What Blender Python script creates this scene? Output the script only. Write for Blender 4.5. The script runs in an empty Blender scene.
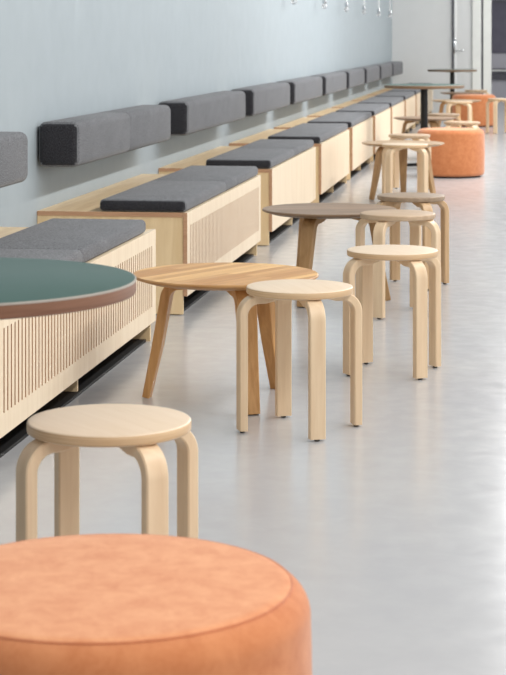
import bpy, bmesh, math, random
from mathutils import Vector, Matrix
random.seed(4)
PI = math.pi
C = bpy.context.scene.collection
YAW = math.radians(8.217)          # camera turned this far towards the left wall


def lin(c):
    return tuple(((v / 255.0) / 12.92 if v / 255.0 <= 0.04045 else ((v / 255.0 + 0.055) / 1.055) ** 2.4) for v in c) + (1.0,)


# ---------------------------------------------------------------- materials
def base_mat(name, rough=0.5, spec=0.4):
    m = bpy.data.materials.new(name)
    m.use_nodes = True
    nt = m.node_tree
    b = nt.nodes['Principled BSDF']
    b.inputs['Roughness'].default_value = rough
    b.inputs['Specular IOR Level'].default_value = spec
    return m, nt, b


def ramp(nt, fac, stops):
    r = nt.nodes.new('ShaderNodeValToRGB')
    el = r.color_ramp.elements
    while len(el) > len(stops):
        el.remove(el[-1])
    while len(el) < len(stops):
        el.new(0.5)
    for e, (p, c) in zip(el, stops):
        e.position = p
        e.color = lin(c)
    nt.links.new(fac, r.inputs['Fac'])
    return r.outputs['Color']


def coords(nt, scale, kind='Object'):
    t = nt.nodes.new('ShaderNodeTexCoord')
    mp = nt.nodes.new('ShaderNodeMapping')
    mp.inputs['Scale'].default_value = scale
    nt.links.new(t.outputs[kind], mp.inputs['Vector'])
    return mp.outputs['Vector']


def noise(nt, vec, scale, detail=4, rough=0.55, dist=0.0):
    n = nt.nodes.new('ShaderNodeTexNoise')
    n.inputs['Scale'].default_value = scale
    n.inputs['Detail'].default_value = detail
    n.inputs['Roughness'].default_value = rough
    n.inputs['Distortion'].default_value = dist
    nt.links.new(vec, n.inputs['Vector'])
    return n.outputs['Fac']


def bump(nt, b, h, strength, dist=0.002):
    n = nt.nodes.new('ShaderNodeBump')
    n.inputs['Strength'].default_value = strength
    n.inputs['Distance'].default_value = dist
    nt.links.new(h, n.inputs['Height'])
    nt.links.new(n.outputs['Normal'], b.inputs['Normal'])


def wood(name, dark, light, grain=(40, 2.5, 40), rough=0.42, scale=1.0):
    m, nt, b = base_mat(name, rough)
    v = coords(nt, grain)
    f = noise(nt, v, scale, 5, 0.6, 0.6)
    col = ramp(nt, f, [(0.32, dark), (0.68, light)])
    nt.links.new(col, b.inputs['Base Color'])
    bump(nt, b, f, 0.06)
    return m


def fabric(name, dark, light, scale=190, rough=0.95):
    m, nt, b = base_mat(name, rough, 0.1)
    v = coords(nt, (1, 1, 1))
    f = noise(nt, v, scale, 3, 0.7)
    f2 = noise(nt, v, 9, 2, 0.5)
    mx = nt.nodes.new('ShaderNodeMath')
    mx.operation = 'MULTIPLY_ADD'
    nt.links.new(f2, mx.inputs[0])
    mx.inputs[1].default_value = 0.08
    nt.links.new(f, mx.inputs[2])
    col = ramp(nt, mx.outputs[0], [(0.40, dark), (0.68, light)])
    nt.links.new(col, b.inputs['Base Color'])
    b.inputs['Sheen Weight'].default_value = 0.15
    bump(nt, b, f, 0.35, 0.003)
    return m


def plain(name, col, rough=0.5, metal=0.0, spec=0.4, var=6):
    m, nt, b = base_mat(name, rough, spec)
    v = coords(nt, (1, 1, 1))
    f = noise(nt, v, 7, 3)
    lo = tuple(max(0, c - var) for c in col)
    hi = tuple(min(255, c + var) for c in col)
    nt.links.new(ramp(nt, f, [(0.3, lo), (0.7, hi)]), b.inputs['Base Color'])
    b.inputs['Metallic'].default_value = metal
    return m


def oak_staves(name, cols, rough=0.4):
    """Solid timber top glued from narrow staves."""
    m, nt, b = base_mat(name, rough)
    v = coords(nt, (1, 1, 1))
    br = nt.nodes.new('ShaderNodeTexBrick')
    br.inputs['Scale'].default_value = 1.0
    br.inputs['Brick Width'].default_value = 0.5
    br.inputs['Row Height'].default_value = 0.04
    br.inputs['Mortar Size'].default_value = 0.0006
    br.inputs['Bias'].default_value = 0.0
    br.inputs['Color1'].default_value = lin(cols[0])
    br.inputs['Color2'].default_value = lin(cols[1])
    br.inputs['Mortar'].default_value = lin(cols[2])
    nt.links.new(v, br.inputs['Vector'])
    g = noise(nt, coords(nt, (4, 70, 70)), 1.0, 5, 0.65, 0.5)
    mx = nt.nodes.new('ShaderNodeMix')
    mx.data_type = 'RGBA'
    mx.blend_type = 'MULTIPLY'
    mx.inputs['Factor'].default_value = 0.5
    nt.links.new(br.outputs['Color'], mx.inputs['A'])
    nt.links.new(ramp(nt, g, [(0.3, (205, 190, 172)), (0.65, (255, 255, 255))]), mx.inputs['B'])
    nt.links.new(mx.outputs['Result'], b.inputs['Base Color'])
    return m


def suede(name, dark, light):
    m, nt, b = base_mat(name, 0.85, 0.15)
    v = coords(nt, (1, 1, 1))
    f = noise(nt, v, 22, 8, 0.75, 0.4)
    nt.links.new(ramp(nt, f, [(0.3, dark), (0.7, light)]), b.inputs['Base Color'])
    b.inputs['Sheen Weight'].default_value = 0.25
    b.inputs['Sheen Roughness'].default_value = 0.5
    bump(nt, b, noise(nt, v, 400, 2), 0.15, 0.001)
    return m


M = {}
M['birch'] = wood('birch_pale', (226, 203, 174), (234, 213, 187), (30, 3, 30))
M['birch_leg'] = wood('birch_leg', (222, 192, 156), (234, 208, 174), (40, 40, 2.5))
M['birch_edge'] = wood('birch_ply_edge', (196, 158, 116), (226, 194, 154), (3, 3, 260))
M['beige'] = wood('beige_birch', (182, 154, 124), (206, 180, 150), (30, 3, 30))
M['taupe'] = wood('taupe_birch', (148, 126, 104), (176, 152, 126), (30, 3, 30))
M['tan_leg'] = wood('tan_leg', (192, 156, 116), (216, 184, 144), (40, 40, 2.5))
M['oak_top'] = oak_staves('oak_staves', ((246, 200, 132), (200, 144, 82), (180, 128, 76)))
M['oak_edge'] = wood('oak_edge', (168, 122, 74), (196, 150, 98), (6, 6, 120))
M['oak_leg'] = wood('oak_leg', (184, 134, 80), (212, 164, 108), (40, 40, 2.5))
M['walnut_top'] = oak_staves('grey_brown_staves', ((172, 144, 116), (138, 112, 88), (112, 90, 70)))
M['walnut_edge'] = wood('grey_brown_edge', (112, 88, 66), (140, 114, 88), (6, 6, 120))
M['walnut_leg'] = wood('grey_brown_leg', (152, 116, 76), (182, 146, 102), (40, 40, 2.5))
M['sand_top'] = oak_staves('sand_staves', ((206, 176, 140), (190, 160, 124), (150, 124, 94)))
M['sand_edge'] = wood('sand_edge', (164, 132, 96), (190, 158, 120), (6, 6, 120))
M['panel'] = wood('birch_panel', (228, 207, 178), (238, 220, 193), (30, 30, 2.2), 0.45)
M['end_panel'] = wood('birch_end_panel', (226, 196, 150), (240, 214, 172), (22, 22, 2.0), 0.45)
M['ply_edge'] = wood('plywood_edge', (180, 136, 104), (204, 162, 128), (3, 3, 90), 0.55)
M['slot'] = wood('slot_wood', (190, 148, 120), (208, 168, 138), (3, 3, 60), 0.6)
M['shelf'] = wood('birch_shelf', (214, 184, 142), (234, 208, 168), (30, 2, 30), 0.4)
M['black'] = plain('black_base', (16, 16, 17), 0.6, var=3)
M['black_metal'] = plain('black_powder_coat', (17, 17, 18), 0.45, 0.0, var=2)
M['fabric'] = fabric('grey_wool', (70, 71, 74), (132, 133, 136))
M['fabric_shaded'] = fabric('grey_wool_shaded', (36, 36, 39), (66, 65, 69))  # same grey wool, shade of the near cushion ends put into the colour
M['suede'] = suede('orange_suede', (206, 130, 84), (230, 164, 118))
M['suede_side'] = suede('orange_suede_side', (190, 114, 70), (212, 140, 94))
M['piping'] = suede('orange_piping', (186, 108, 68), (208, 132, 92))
M['green'] = plain('green_linoleum', (62, 90, 83), 0.42, var=2, spec=0.25)
M['green_edge'] = plain('pale_linoleum_edge', (168, 160, 150), 0.5)
M['rim'] = wood('brown_rim', (118, 82, 62), (140, 102, 80), (4, 4, 140))
M['glide'] = plain('grey_glide', (70, 68, 66), 0.5)
M['chrome'] = plain('chrome', (210, 212, 214), 0.12, 1.0)
M['white_metal'] = plain('white_lacquer', (232, 233, 232), 0.4, var=3)
M['wall'] = plain('blue_grey_wall_paint', (160, 170, 175), 0.62, var=2, spec=0.35)
M['endwall'] = plain('white_wall_paint', (220, 221, 220), 0.8, var=1)
M['white'] = plain('white_paint', (234, 235, 230), 0.5, var=3)
M['purple'] = plain('dark_violet_glass', (96, 94, 108), 0.3, var=4)
M['midgrey'] = plain('mid_grey_paint', (184, 183, 190), 0.6, var=2)
M['darkgrey'] = plain('dark_grey_paint', (92, 91, 98), 0.6, var=4)

# globe glass of the wall lamps
m, nt, b = base_mat('lamp_glass', 0.05)
b.inputs['Base Color'].default_value = (0.95, 0.97, 1, 1)
b.inputs['Transmission Weight'].default_value = 0.7
nt.links.new(ramp(nt, noise(nt, coords(nt, (1, 1, 1)), 30), [(0.4, (236, 238, 240)), (0.6, (252, 252, 252))]), b.inputs['Base Color'])
M['glass'] = m

# polished concrete floor
m, nt, b = base_mat('polished_concrete', 0.25, 0.5)
v = coords(nt, (1, 1, 1))
f1 = noise(nt, v, 1.3, 6, 0.6)
f2 = noise(nt, v, 11, 5, 0.6, 0.4)
ad = nt.nodes.new('ShaderNodeMath')
ad.operation = 'MULTIPLY_ADD'
nt.links.new(f2, ad.inputs[0])
ad.inputs[1].default_value = 0.4
nt.links.new(f1, ad.inputs[2])
nt.links.new(ramp(nt, ad.outputs[0], [(0.4, (180, 180, 182)), (1.0, (190, 190, 190))]), b.inputs['Base Color'])
rr = nt.nodes.new('ShaderNodeMapRange')
nt.links.new(f2, rr.inputs['Value'])
rr.inputs['From Min'].default_value = 0.3
rr.inputs['From Max'].default_value = 0.7
rr.inputs['To Min'].default_value = 0.17
rr.inputs['To Max'].default_value = 0.25
nt.links.new(rr.outputs['Result'], b.inputs['Roughness'])
bump(nt, b, noise(nt, v, 6, 3, 0.5), 0.03, 0.002)
M['floor'] = m


# ---------------------------------------------------------------- mesh helpers
def box(bm, x0, x1, y0, y1, z0, z1, bev=0.0, seg=2):
    r = bmesh.ops.create_cube(bm, size=1.0)
    vs = r['verts']
    for v in vs:
        v.co = Vector((x0 + (v.co.x + .5) * (x1 - x0), y0 + (v.co.y + .5) * (y1 - y0), z0 + (v.co.z + .5) * (z1 - z0)))
    if bev:
        es = list({e for v in vs for e in v.link_edges})
        bmesh.ops.bevel(bm, geom=es, offset=bev, segments=seg, profile=0.5, affect='EDGES')


def lathe(bm, prof, n=64, center=(0, 0, 0)):
    """prof: list of (r, z) from bottom axis to top axis."""
    rings = []
    for r, z in prof:
        if r < 1e-6:
            rings.append([bm.verts.new((center[0], center[1], center[2] + z))])
        else:
            rings.append([bm.verts.new((center[0] + r * math.cos(2 * PI * k / n), center[1] + r * math.sin(2 * PI * k / n), center[2] + z)) for k in range(n)])
    for a, b_ in zip(rings, rings[1:]):
        for k in range(n):
            k2 = (k + 1) % n
            if len(a) == 1 and len(b_) > 1:
                bm.faces.new((a[0], b_[k2], b_[k]))
            elif len(b_) == 1 and len(a) > 1:
                bm.faces.new((a[k], a[k2], b_[0]))
            elif len(a) > 1:
                bm.faces.new((a[k], a[k2], b_[k2], b_[k]))


def arc(cx, cz, r, a0, a1, n):
    return [(cx + r * math.cos(math.radians(a0 + (a1 - a0) * i / n)), cz + r * math.sin(math.radians(a0 + (a1 - a0) * i / n))) for i in range(n + 1)]


def sweep(bm, path, widths, thicks, ang=0.0, cham=0.003):
    """Rounded rectangular bar along a path of (r, z) in the radial plane at angle ang."""
    ca, sa = math.cos(ang), math.sin(ang)
    rings = []
    n = len(path)
    for i, (r, z) in enumerate(path):
        p0 = path[max(i - 1, 0)]
        p1 = path[min(i + 1, n - 1)]
        t = Vector((p1[0] - p0[0], p1[1] - p0[1])).normalized()
        nr = Vector((t.y, -t.x))
        w, th = widths[i] / 2, thicks[i] / 2
        c = min(cham, th * 0.6)
        sec = [(w - c, th), (w, th - c), (w, -th + c), (w - c, -th), (-w + c, -th), (-w, -th + c), (-w, th - c), (-w + c, th)]
        ring = []
        for u, q in sec:
            rr_, zz = r + nr.x * q, z + nr.y * q
            ring.append(bm.verts.new((rr_ * ca - u * sa, rr_ * sa + u * ca, zz)))
        rings.append(ring)
    for a, b_ in zip(rings, rings[1:]):
        for k in range(8):
            bm.faces.new((a[k], a[(k + 1) % 8], b_[(k + 1) % 8], b_[k]))
    bm.faces.new(rings[0])
    bm.faces.new(list(reversed(rings[-1])))


def finish(name, bm, mats, smooth=True, angle=35, pick=None):
    bmesh.ops.recalc_face_normals(bm, faces=bm.faces[:])
    if not isinstance(mats, (list, tuple)):
        mats = [mats]
    if pick:
        bm.normal_update()
        for f in bm.faces:
            f.material_index = pick(f)
    me = bpy.data.meshes.new(name)
    bm.to_mesh(me)
    bm.free()
    for mt in mats:
        me.materials.append(mt)
    if smooth:
        for p in me.polygons:
            p.use_smooth = True
        me.set_sharp_from_angle(angle=math.radians(angle))
    return me


def obj(name, me, parent=None, loc=(0, 0, 0)):
    o = bpy.data.objects.new(name, me)
    C.objects.link(o)
    o.location = loc
    if parent:
        o.parent = parent
    return o


def tag(o, label, cat, group=None):
    o['label'] = label
    o['category'] = cat
    if group:
        o['group'] = group
    return o


def thing(name, label, cat, loc, rz=0, group=None):
    o = bpy.data.objects.new(name, None)
    o.empty_display_size = 0.1
    C.objects.link(o)
    o.location = loc
    o.rotation_euler = (0, 0, rz)
    return tag(o, label, cat, group)


def struct(name, bm, mt, parent=None, smooth=False, **k):
    o = obj(name, finish(name, bm, mt, smooth, **k), parent)
    if parent is None:
        o['kind'] = 'structure'
    return o


WX = -2.175     # left wall plane
END = 30.9      # end wall plane

# ---------------------------------------------------------------- room shell
bm = bmesh.new()
box(bm, -2.6, 6.5, -1.5, 38.3, -0.1, 0.0)
struct('floor', bm, M['floor'])
bm = bmesh.new()
box(bm, WX - 0.15, WX, 0.5, END + 0.15, 0.0, 3.6)
struct('wall_left', bm, M['wall'])
bm = bmesh.new()
box(bm, WX, -0.57, END, END + 0.15, 0, 3.6)
box(bm, -0.57, 1.3, END, END + 0.15, 2.4, 3.6)
box(bm, 1.3, 6.5, END, END + 0.15, 0, 3.6)
struct('wall_end', bm, M['endwall'])
# pilaster and opening frame
bm = bmesh.new()
box(bm, -0.875, -0.735, END - 0.06, END, 0, 3.6, 0.006)
struct('trim_1', bm, M['white'])
bm = bmesh.new()
box(bm, -0.70, -0.57, END - 0.04, END + 0.16, 0, 2.4, 0.006)
box(bm, -0.70, 1.43, END - 0.04, END + 0.16, 2.4, 2.52, 0.006)
box(bm, 1.30, 1.43, END - 0.04, END + 0.16, 0, 2.4, 0.006)
struct('trim_2', bm, M['white'])
bm = bmesh.new()
box(bm, -0.733, -0.702, END - 0.006, END, 0, 3.6)
struct('trim_3', bm, M['darkgrey'])
# plain door let into the end wall
d1 = bpy.data.objects.new('door_1', None)
C.objects.link(d1)
d1.location = (-1.18, END, 0)
d1['kind'] = 'structure'
bm = bmesh.new()
box(bm, 0.05, 0.30, -0.02, 0, 0.01, 2.3, 0.003)
obj('door_leaf', finish('door_leaf', bm, M['endwall']), d1)
bm = bmesh.new()
box(bm, 0.012, 0.05, -0.05, 0, 0.0, 2.32, 0.004)
obj('door_edge', finish('door_edge', bm, M['white_metal']), d1)
bm = bmesh.new()
box(bm, -0.022, 0.012, -0.03, 0, 0.0, 2.32, 0.003)
obj('door_jamb', finish('door_jamb', bm, M['darkgrey']), d1)
bm = bmesh.new()
box(bm, 0.0, 0.04, -0.058, -0.05, 0.98, 1.22, 0.003)
obj('lock_plate', finish('lock_plate', bm, M['chrome']), d1)
bm = bmesh.new()
box(bm, 0.02, 0.035, -0.10, -0.058, 1.02, 1.035)
box(bm, 0.02, 0.17, -0.115, -0.10, 1.018, 1.037, 0.004)
obj('door_handle', finish('door_handle', bm, M['chrome']), d1)
# room beyond the opening
bm = bmesh.new()
box(bm, -2.6, 6.5, 38.0, 38.15, 0, 3.6)
struct('wall_back', bm, M['midgrey'])
w1 = bpy.data.objects.new('window_1', None)
C.objects.link(w1)
w1.location = (0, 38.0, 0)
w1['kind'] = 'structure'
bm = bmesh.new()
box(bm, -1.5, 3.5, -0.02, 0, 0.93, 1.93)
obj('dark_pane', finish('dark_pane', bm, M['purple'], False), w1)
bm = bmesh.new()
box(bm, -1.5, 3.5, -0.05, 0, 1.93, 1.99)
obj('top_rail', finish('top_rail', bm, M['darkgrey'], False), w1)
bm = bmesh.new()
box(bm, -1.5, 3.5, -0.05, 0, 0.53, 0.57)
box(bm, -1.5, 3.5, -0.05, 0, 0.60, 0.625)
struct('trim_4', bm, M['darkgrey']).location = (0, 38.0, 0)
bm = bmesh.new()
box(bm, -1.5, 3.5, -0.05, 0, 0.57, 0.60)
struct('trim_5', bm, M['white']).location = (0, 38.0, 0)
bm = bmesh.new()
box(bm, -1.5, 3.5, -0.04, 0, 0.40, 0.52)
struct('trim_6', bm, M['darkgrey']).location = (0, 38.0, 0)


# ---------------------------------------------------------------- benches
FX = -1.49         # front plane
BT = 0.455         # bench top
def by_y(f):
    return 1 if abs(f.normal.y) > 0.7 else 0


def make_bench(y0, y1, slots, label):
    L = y1 - y0
    t = thing('bench', label, 'bench', (WX + 0.0015, y0, 0), 0, 'plywood benches along the wall')
    F = FX - WX - 0.0015
    bm = bmesh.new()
    box(bm, 0.0, F - 0.019, 0, L, BT - 0.02, BT)
    obj('top_board', finish('top_board', bm, [M['shelf'], M['ply_edge']], False, pick=by_y), t)
    bm = bmesh.new()
    z0, z1 = 0.085, BT
    if slots:
        e, pitch, sw = 0.07, 0.0395, 0.013
        zb, zt = z0 + 0.065, z1 - 0.06
        box(bm, F - 0.018, F, 0, L, z0, zb)
        box(bm, F - 0.018, F, 0, L, zt, z1)
        n = int((L - 2 * e + (pitch - sw)) / pitch)
        used = n * pitch - (pitch - sw)
        s0 = (L - used) / 2
        ys = [0.0]
        for i in range(n):
            ys += [s0 + i * pitch, s0 + i * pitch + sw]
        ys.append(L)
        for a, b_ in zip(ys[0::2], ys[1::2]):
            box(bm, F - 0.018, F, a, b_, zb, zt)
    else:
        box(bm, F - 0.018, F, 0, L, z0, z1)
    obj('front_panel', finish('front_panel', bm, [M['panel'], M['ply_edge']], False, pick=by_y), t)
    if slots:
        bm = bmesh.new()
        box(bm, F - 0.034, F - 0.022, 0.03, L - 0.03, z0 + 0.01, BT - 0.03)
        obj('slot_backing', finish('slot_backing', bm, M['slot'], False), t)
    for ya, yb in ((0.004, 0.022), (L - 0.022, L - 0.004)):
        bm = bmesh.new()
        box(bm, 0.0, F - 0.02, ya, yb, 0.004, BT - 0.0205)
        obj('end_panel', finish('end_panel', bm, M['end_panel'], False), t)
    bm = bmesh.new()
    box(bm, 0.05, F - 0.024 - (0.02 if slots else 0), L * 0.5 - 0.009, L * 0.5 + 0.009, 0.012, BT - 0.0205)
    obj('support_panel', finish('support_panel', bm, M['end_panel'], False), t)
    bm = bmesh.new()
    box(bm, 0.02, F - 0.036, 0.024, L - 0.024, 0.0, 0.011)  # thin black strip standing in for the shade on the floor underneath
    obj('under_bench_shade', finish('under_bench_shade', bm, M['black'], False), t)
    return t


def rounded(x0, x1, y0, y1, z0, z1, bev, seam=True):
    bm = bmesh.new()
    box(bm, x0, x1, y0, y1, z0, z1, bev, 4)
    if seam:
        ym = (y0 + y1) / 2
        for q in (ym - 0.012, ym - 0.005, ym, ym + 0.005, ym + 0.012):
            bmesh.ops.bisect_plane(bm, geom=bm.verts[:] + bm.edges[:] + bm.faces[:], plane_co=(0, q, 0), plane_no=(0, 1, 0))
        cx, cz = (x0 + x1) / 2, (z0 + z1) / 2
        for v in bm.verts:
            dd = abs(v.co.y - ym)
            if dd < 0.0125:
                k = 0.0032 if dd < 0.001 else (0.0016 if dd < 0.006 else 0.0)
                v.co.x += -k if v.co.x > cx else k
                v.co.z += -k if v.co.z > cz else k
    return bm


bench_runs = [(5.22, 7.56), (8.28, 10.62), (11.11, 13.44), (13.82, 16.02), (16.33, 18.50), (18.82, 20.92),
              (21.22, 23.32), (23.64, 25.66), (25.96, 27.88), (28.16, 30.45)]
back_runs = [(5.14, 7.42), (8.26, 10.50), (11.03, 13.36), (13.77, 15.92), (16.27, 18.48), (18.84, 20.98),
             (21.35, 23.34), (23.72, 25.76), (26.09, 28.2), (28.5, 30.6)]
which = ['nearest the camera, behind the green table', 'second from the camera, beside the oak coffee table',
         'third from the camera, behind the grey-brown table', 'fourth from the camera, just past the grey-brown table',
         'fifth from the camera, left of the sand coloured table', 'sixth from the camera, behind the sand table',
         'seventh from the camera', 'eighth from the camera', 'ninth from the camera, just left of the black column',
         'farthest of the row, against the white end wall']
ordinal = ['nearest', 'second nearest', 'third nearest', 'fourth nearest', 'fifth nearest', 'sixth nearest', 'seventh nearest', 'eighth nearest', 'ninth nearest', 'farthest']
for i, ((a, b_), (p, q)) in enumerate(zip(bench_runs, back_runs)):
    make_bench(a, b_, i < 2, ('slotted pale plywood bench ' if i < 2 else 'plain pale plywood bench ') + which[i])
    # seat pad
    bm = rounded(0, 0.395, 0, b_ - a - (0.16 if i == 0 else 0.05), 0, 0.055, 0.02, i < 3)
    me = finish('seat_cushion', bm, [M['fabric'], M['fabric_shaded']], True, 50, pick=lambda f: 1 if f.normal.y < -0.75 else 0)
    o = obj('seat_cushion', me, None, (FX - 0.40, a, BT + 0.0005))
    tag(o, 'grey wool seat cushion lying on the %s bench' % ordinal[i], 'cushion', 'grey seat cushions on the benches')
    # backrest
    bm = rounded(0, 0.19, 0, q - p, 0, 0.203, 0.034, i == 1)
    me = finish('backrest_cushion', bm, [M['fabric'], M['fabric_shaded']], True, 50, pick=lambda f: 1 if f.normal.y < -0.75 else 0)
    o = obj('backrest_cushion', me, None, (WX + 0.007, p, 0.652))
    bm = bmesh.new()
    box(bm, -0.006, 0.004, 0.15, q - p - 0.15, 0.05, 0.15)
    obj('wall_mount', finish('wall_mount', bm, M['black_metal'], False), o)
    tag(o, ('grey wool backrest block on the wall above the %s bench' % ordinal[i]) + (', cut by the left edge' if i == 0 else ''), 'backrest', 'grey backrest cushions on the wall')


# ---------------------------------------------------------------- stools
def seat_mesh(top, key):
    R, z0, z1 = 0.168, 0.4275, 0.4505
    bm = bmesh.new()
    prof = [(0, z0), (R - 0.004, z0)] + [(R - 0.001, z0 + 0.002), (R, z0 + 0.005), (R, z1 - 0.006)] + arc(R - 0.005, z1 - 0.005, 0.005, 0, 90, 3) + [(0, z1)]
    lathe(bm, prof, 72)
    return finish('seat_' + key, bm, [top, M['birch_edge'] if key == 'birch' else top], True, 40,
                  pick=lambda f: 1 if abs(f.normal.z) < 0.5 else 0)


def leg_meshes(leg, key):
    bm = bmesh.new()
    R, th = 0.051, 0.026
    zt = 0.4275 - th / 2
    path = [(0.045, 0.425), (0.08, zt + 0.004), (0.115, zt)] + [(r, z) for r, z in arc(0.187 - R, zt - R, R, 90, 0, 12)] + [(0.187, 0.2), (0.187, 0.007)]
    n = len(path)
    ths = [0.005, 0.017] + [th] * (n - 2)
    ws = [0.05] * n
    sweep(bm, path, ws, ths)
    leg_me = finish('leg_' + key, bm, leg, True, 40)
    bm = bmesh.new()
    lathe(bm, [(0, 0), (0.007, 0), (0.0085, 0.002), (0.0085, 0.0072), (0, 0.0072)], 12, (0.187, 0.0, 0))
    return leg_me, finish('glide_' + key, bm, M['glide'])


stool_meshes = {}
for key, top, leg in (('birch', M['birch'], M['birch_leg']), ('beige', M['beige'], M['birch_leg']), ('taupe', M['taupe'], M['tan_leg'])):
    lm = leg_meshes(leg, key)
    stool_meshes[key] = (seat_mesh(top, key), lm[0], lm[1])


def stool(x, y, rot, key, label):
    t = thing('stool', label, 'stool', (x, y, 0), math.radians(rot) + YAW, 'round four-legged wooden stools')
    s, l, g = stool_meshes[key]
    obj('seat', s, t)
    for k in range(4):
        o = obj('leg', l, t)
        o.rotation_euler = (0, 0, k * PI / 2)
        obj('glide', g, o)
    return t


stool(-0.846, 3.80, 33, 'birch', 'pale birch stool nearest the camera, directly behind the big orange ottoman')
stool(-0.708, 5.93, 15, 'birch', 'pale birch stool tucked at the right side of the oak coffee table')
stool(-0.491, 7.0, 28, 'birch', 'pale birch stool standing alone, third from the camera')
stool(-0.571, 8.47, 60, 'beige', 'beige stool tucked at the right edge of the grey-brown coffee table')
stool(-0.570, 9.44, 21, 'taupe', 'taupe-seated stool behind the grey-brown table, its right leg clear in front of the floor')
stool(-0.889, 13.98, 47, 'birch', 'pale stool standing in front of the sand coloured coffee table')
stool(-0.941, 15.36, 30, 'beige', 'beige stool just behind the sand coloured coffee table, left of the ottoman')
stool(-0.600, 17.78, 35, 'beige', 'stool right behind the middle orange ottoman, seat just above its top')
stool(-0.857, 19.63, 20, 'taupe', 'taupe stool seat between the middle ottoman and the far light table')
stool(-0.83, 23.5, 40, 'birch', 'small far pale stool in front of the far light coffee table')
stool(-0.332, 24.67, 60, 'birch', 'far pale stool cut off by the right edge of the picture')
stool(-0.757, 28.65, 10, 'beige', 'farthest stool, seat showing just above the far orange ottoman')


# ---------------------------------------------------------------- coffee tables
def coffee_table(x, y, rot, top, edge, leg, label, grain=0.0, R=0.316):
    t = thing('coffee_table', label, 'table', (x, y, 0), 0, 'low round three-legged wooden tables')
    z1, z0 = 0.43, 0.407
    bm = bmesh.new()
    prof = [(0, z0), (R - 0.045, z0), (R - 0.003, z1 - 0.010), (R, z1 - 0.007), (R, z1 - 0.003), (R - 0.003, z1), (0, z1)]
    lathe(bm, prof, 96)
    o = obj('tabletop', finish('tabletop', bm, [top, edge], True, 30, pick=lambda f: 0 if f.normal.z > 0.8 else 1), t)
    o.rotation_euler = (0, 0, grain)
    bm = bmesh.new()
    th = 0.033
    zt = z0 - th / 2
    Rb = 0.05
    kr = 0.205
    path = [(0.07, z0 - 0.003), (0.11, zt + 0.002), (0.15, zt)] + arc(kr - Rb, zt - Rb, Rb, 90, 10, 10) + [(0.235, 0.18), (0.274, 0.002)]
    n = len(path)
    ths = [0.006, 0.02] + [th] * (n - 3) + [0.027]
    ws = [0.07] * 3 + [0.068] * (n - 5) + [0.055, 0.042]
    sweep(bm, path, ws, ths)
    me = finish('leg_table', bm, leg, True, 40)
    for k in range(3):
        o = obj('leg', me, t)
        o.rotation_euler = (0, 0, math.radians(rot) + YAW + k * 2 * PI / 3)
    return t


coffee_table(-1.014, 6.37, 50, M['oak_top'], M['oak_edge'], M['oak_leg'], 'honey oak round coffee table between the green table and a pale stool', math.radians(62))
coffee_table(-0.917, 8.86, 0, M['walnut_top'], M['walnut_edge'], M['walnut_leg'], 'grey-brown round coffee table, second low table from the camera', math.radians(20))
coffee_table(-0.94, 14.55, 85, M['sand_top'], M['sand_edge'], M['walnut_leg'], 'sand coloured round coffee table left of the middle orange ottoman', math.radians(40))
coffee_table(-1.016, 19.15, 50, M['walnut_top'], M['walnut_edge'], M['walnut_leg'], 'brown round coffee table behind the base of the nearer black column', math.radians(10))
coffee_table(-0.90, 24.6, 30, M['sand_top'], M['sand_edge'], M['oak_leg'], 'far light round coffee table left of the far orange ottoman', math.radians(30))
coffee_table(-0.944, 28.0, 0, M['walnut_top'], M['walnut_edge'], M['walnut_leg'], 'farthest dark round coffee table under the far black-columned table', math.radians(30))


# ---------------------------------------------------------------- pedestal tables
def pedestal(x, y, label, R, z1, rot, rim='rim'):
    t = thing('pedestal_table', label, 'table', (x, y, 0), 0, 'round green-topped tables on black columns')
    bm = bmesh.new()
    lathe(bm, [(0, z1 - 0.032), (R - 0.012, z1 - 0.032), (R - 0.002, z1 - 0.029), (R, z1 - 0.025), (R, z1 - 0.0045), (0, z1 - 0.0045)], 128)
    obj('tabletop', finish('tabletop_ped', bm, M[rim], True, 30), t)
    bm = bmesh.new()
    lathe(bm, [(0, z1 - 0.0045), (R + 0.0005, z1 - 0.0045), (R + 0.0005, z1 - 0.001), (R - 0.0025, z1), (0, z1)], 128)
    obj('linoleum_inlay', finish('linoleum_inlay', bm, [M['green'], M['green_edge']], True, 30, pick=lambda f: 0 if f.normal.z > 0.97 else 1), t)
    bm = bmesh.new()
    lathe(bm, [(0, z1 - 0.044), (0.10, z1 - 0.042), (0.12, z1 - 0.0322), (0, z1 - 0.0322)], 40)
    obj('mounting_plate', finish('mounting_plate', bm, M['black_metal'], True, 30), t)
    bm = bmesh.new()
    lathe(bm, [(0, 0.008), (0.035, 0.008), (0.035, z1 - 0.043), (0, z1 - 0.043)], 32)
    obj('column', finish('column', bm, M['black_metal'], True, 30), t)
    bm = bmesh.new()
    for k in range(4):
        sweep(bm, [(0.0, 0.028), (0.12, 0.025), (0.255, 0.018), (0.262, 0.016)], [0.07, 0.065, 0.05, 0.04], [0.03, 0.028, 0.022, 0.018], math.radians(rot) + k * PI / 2)
    o = obj('base', finish('base', bm, M['black_metal'], True, 30), t)
    for k in range(4):
        a = math.radians(rot) + k * PI / 2
        bm = bmesh.new()
        lathe(bm, [(0, 0), (0.014, 0), (0.014, 0.009), (0, 0.009)], 12, (0.24 * math.cos(a), 0.24 * math.sin(a), 0))
        obj('glide', finish('base_glide', bm, M['glide']), o)
    return t


pedestal(-1.158, 3.69, 'large green-topped round table cut by the left edge of the picture', 0.383, 0.745, 35)
pedestal(-0.968, 18.1, 'green-topped table on a black column, left of the middle orange ottoman', 0.379, 0.785, 190, 'walnut_edge')
pedestal(-1.14, 29.4, 'farthest green-topped table on a black column, in front of the white door', 0.379, 0.745, 20, 'walnut_edge')


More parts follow.
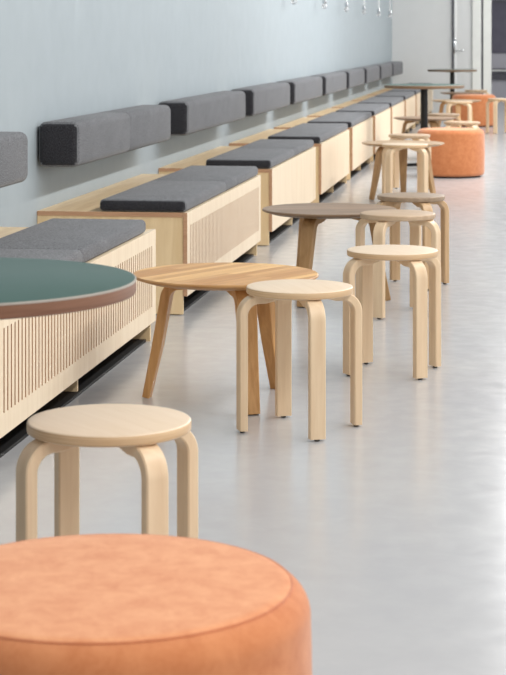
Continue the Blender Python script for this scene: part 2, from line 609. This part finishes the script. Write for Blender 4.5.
# ---------------------------------------------------------------- ottomans
def ottoman(x, y, label, R=0.30, Hh=0.44):
    t = thing('ottoman', label, 'ottoman', (x, y, 0), 0, 'round orange suede ottomans')
    bm = bmesh.new()
    r, rt = 0.03, 0.046
    prof = [(0, 0.012), (R - 0.03, 0.012)] + arc(R - r, 0.012 + r, r, -90, 0, 5)[1:] + [(R + 0.004, Hh * 0.5)] + arc(R - rt, Hh - rt, rt, 0, 66, 8) + [(R - 0.06, Hh - 0.012), (0, Hh - 0.012)]
    lathe(bm, prof, 96)
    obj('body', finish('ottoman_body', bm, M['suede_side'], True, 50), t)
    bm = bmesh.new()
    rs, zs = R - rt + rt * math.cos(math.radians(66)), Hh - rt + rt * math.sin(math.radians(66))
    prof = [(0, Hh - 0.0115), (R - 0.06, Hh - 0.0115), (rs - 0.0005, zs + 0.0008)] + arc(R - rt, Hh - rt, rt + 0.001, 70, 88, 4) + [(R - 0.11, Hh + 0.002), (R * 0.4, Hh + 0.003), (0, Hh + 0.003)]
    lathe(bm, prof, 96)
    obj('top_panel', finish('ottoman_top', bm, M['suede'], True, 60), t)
    bm = bmesh.new()
    n, k, q = 96, 8, 0.0022
    rings = []
    for i in range(n):
        a = 2 * PI * i / n
        rings.append([bm.verts.new(((rs + q * math.cos(2 * PI * j / k)) * math.cos(a), (rs + q * math.cos(2 * PI * j / k)) * math.sin(a), zs + q * math.sin(2 * PI * j / k))) for j in range(k)])
    for i in range(n):
        A, B = rings[i], rings[(i + 1) % n]
        for j in range(k):
            bm.faces.new((A[j], A[(j + 1) % k], B[(j + 1) % k], B[j]))
    obj('piping', finish('ottoman_piping', bm, M['piping'], True, 60), t)
    bm = bmesh.new()
    lathe(bm, [(0, 0), (R - 0.04, 0), (R - 0.04, 0.0125), (0, 0.0125)], 48)
    obj('base', finish('ottoman_base', bm, M['black'], True, 30), t)
    return t


ottoman(-0.608, 2.70, 'large orange suede ottoman in the front corner, cut by the bottom edge')
ottoman(-0.672, 16.98, 'middle orange suede ottoman, halfway down the hall', 0.298, 0.42)
ottoman(-0.73, 26.6, 'far orange suede ottoman, half hidden by stools near the doorway')


# ---------------------------------------------------------------- wall lamps
def wall_lamp(y, label):
    t = thing('wall_lamp', label, 'lamp', (WX, y, 1.57), 0, 'small chrome and glass lamps along the left wall')
    bm = bmesh.new()
    lathe(bm, [(0, 0), (0.045, 0), (0.045, 0.012), (0.03, 0.02), (0, 0.02)], 24)
    bmesh.ops.rotate(bm, verts=bm.verts[:], cent=(0, 0, 0), matrix=Matrix.Rotation(PI / 2, 3, 'Y'))
    bmesh.ops.translate(bm, verts=bm.verts[:], vec=(0.0005, 0, 0.38))
    obj('wall_plate', finish('wall_plate', bm, M['white_metal']), t)
    bm = bmesh.new()
    sweep(bm, [(0.015, 0.38), (0.06, 0.38), (0.085, 0.365), (0.095, 0.34), (0.095, 0.2), (0.095, 0.075)], [0.016] * 6, [0.016] * 6)
    obj('arm', finish('arm', bm, M['white_metal']), t)
    bm = bmesh.new()
    lathe(bm, [(0, 0.02), (0.022, 0.02), (0.026, 0.03), (0.02, 0.075), (0, 0.08)], 20, (0.095, 0, 0))
    obj('lamp_holder', finish('lamp_holder', bm, M['chrome']), t)
    bm = bmesh.new()
    lathe(bm, [(0, -0.039)] + arc(0, -0.008, 0.03, -80, 75, 12) + [(0, 0.0255)], 24, (0.095, 0, 0))
    obj('glass_globe', finish('glass_globe', bm, M['glass'], True, 60), t)


def wall_beam(y):
    """Narrow beam of one wall lamp grazing down the plaster below it."""
    l = bpy.data.lights.new('wall_lamp_glow', 'SPOT')
    l.energy = 3.2
    l.spot_size = math.radians(40)
    l.spot_blend = 1.0
    l.shadow_soft_size = 0.015
    l.color = (1, 0.995, 0.98)
    lo = bpy.data.objects.new('wall_lamp_light', l)
    C.objects.link(lo)
    lo.location = (WX + 0.035, y, 1.62)
    lo.rotation_euler = (0, math.radians(-4), 0)


lamp_ys = [9.05, 11.77, 14.4, 17.0, 19.6, 22.05, 24.45, 26.9, 29.1]
lamp_lab = ['nearest', 'second', 'third', 'fourth', 'fifth', 'sixth', 'seventh', 'eighth', 'ninth']
for y in lamp_ys:
    wall_beam(y)
for y, n_ in zip(lamp_ys[3:], ['nearest visible', 'second', 'third', 'fourth', 'fifth', 'farthest']):
    wall_lamp(y, 'small glass and chrome lamp, %s in the left wall row' % n_)


# ---------------------------------------------------------------- light
def area(name, loc, rot, sx, sy, energy, col=(1, 1, 1), spread=180):
    l = bpy.data.lights.new(name, 'AREA')
    l.shape = 'RECTANGLE'
    l.size, l.size_y = sx, sy
    l.energy = energy
    l.color = col
    l.spread = math.radians(spread)
    o = bpy.data.objects.new(name, l)
    C.objects.link(o)
    o.location = loc
    o.rotation_euler = rot
    return o


area('ceiling_strip', (1.3, 15, 3.3), (0, math.radians(38), 0), 0.14, 34, 770, (1, 0.985, 0.96))
area('ceiling_strip_centre', (0.19, 18.5, 3.3), (0, 0, 0), 0.2, 6, 150)
area('window_side', (6.3, 14, 2.0), (0, math.radians(90), 0), 3.2, 34, 380, (0.97, 0.985, 1))
area('far_room', (0.5, 34.5, 3.3), (0, 0, 0), 3, 3, 60)

w = bpy.data.worlds.new('hall_ambient')
bpy.context.scene.world = w
w.use_nodes = True
bg = w.node_tree.nodes['Background']
bg.inputs['Color'].default_value = (0.97, 0.98, 1.0, 1)
bg.inputs['Strength'].default_value = 0.38

# ---------------------------------------------------------------- camera
cam = bpy.data.cameras.new('camera')
cam.sensor_fit = 'HORIZONTAL'
cam.sensor_width = 36.0
cam.lens = 1897.5 / 506 * 36.0
cam.shift_y = -(337.5 - 38) / 506
cam.clip_end = 200
cam.dof.use_dof = True
cam.dof.focus_distance = 6.2
cam.dof.aperture_fstop = 15
co = bpy.data.objects.new('camera', cam)
C.objects.link(co)
co.location = (0, 0, 1.23)
co.rotation_euler = (math.radians(90), 0, YAW)
sc = bpy.context.scene
sc.camera = co
sc.view_settings.view_transform = 'Standard'
sc.view_settings.look = 'None'
sc.view_settings.exposure = 0.0
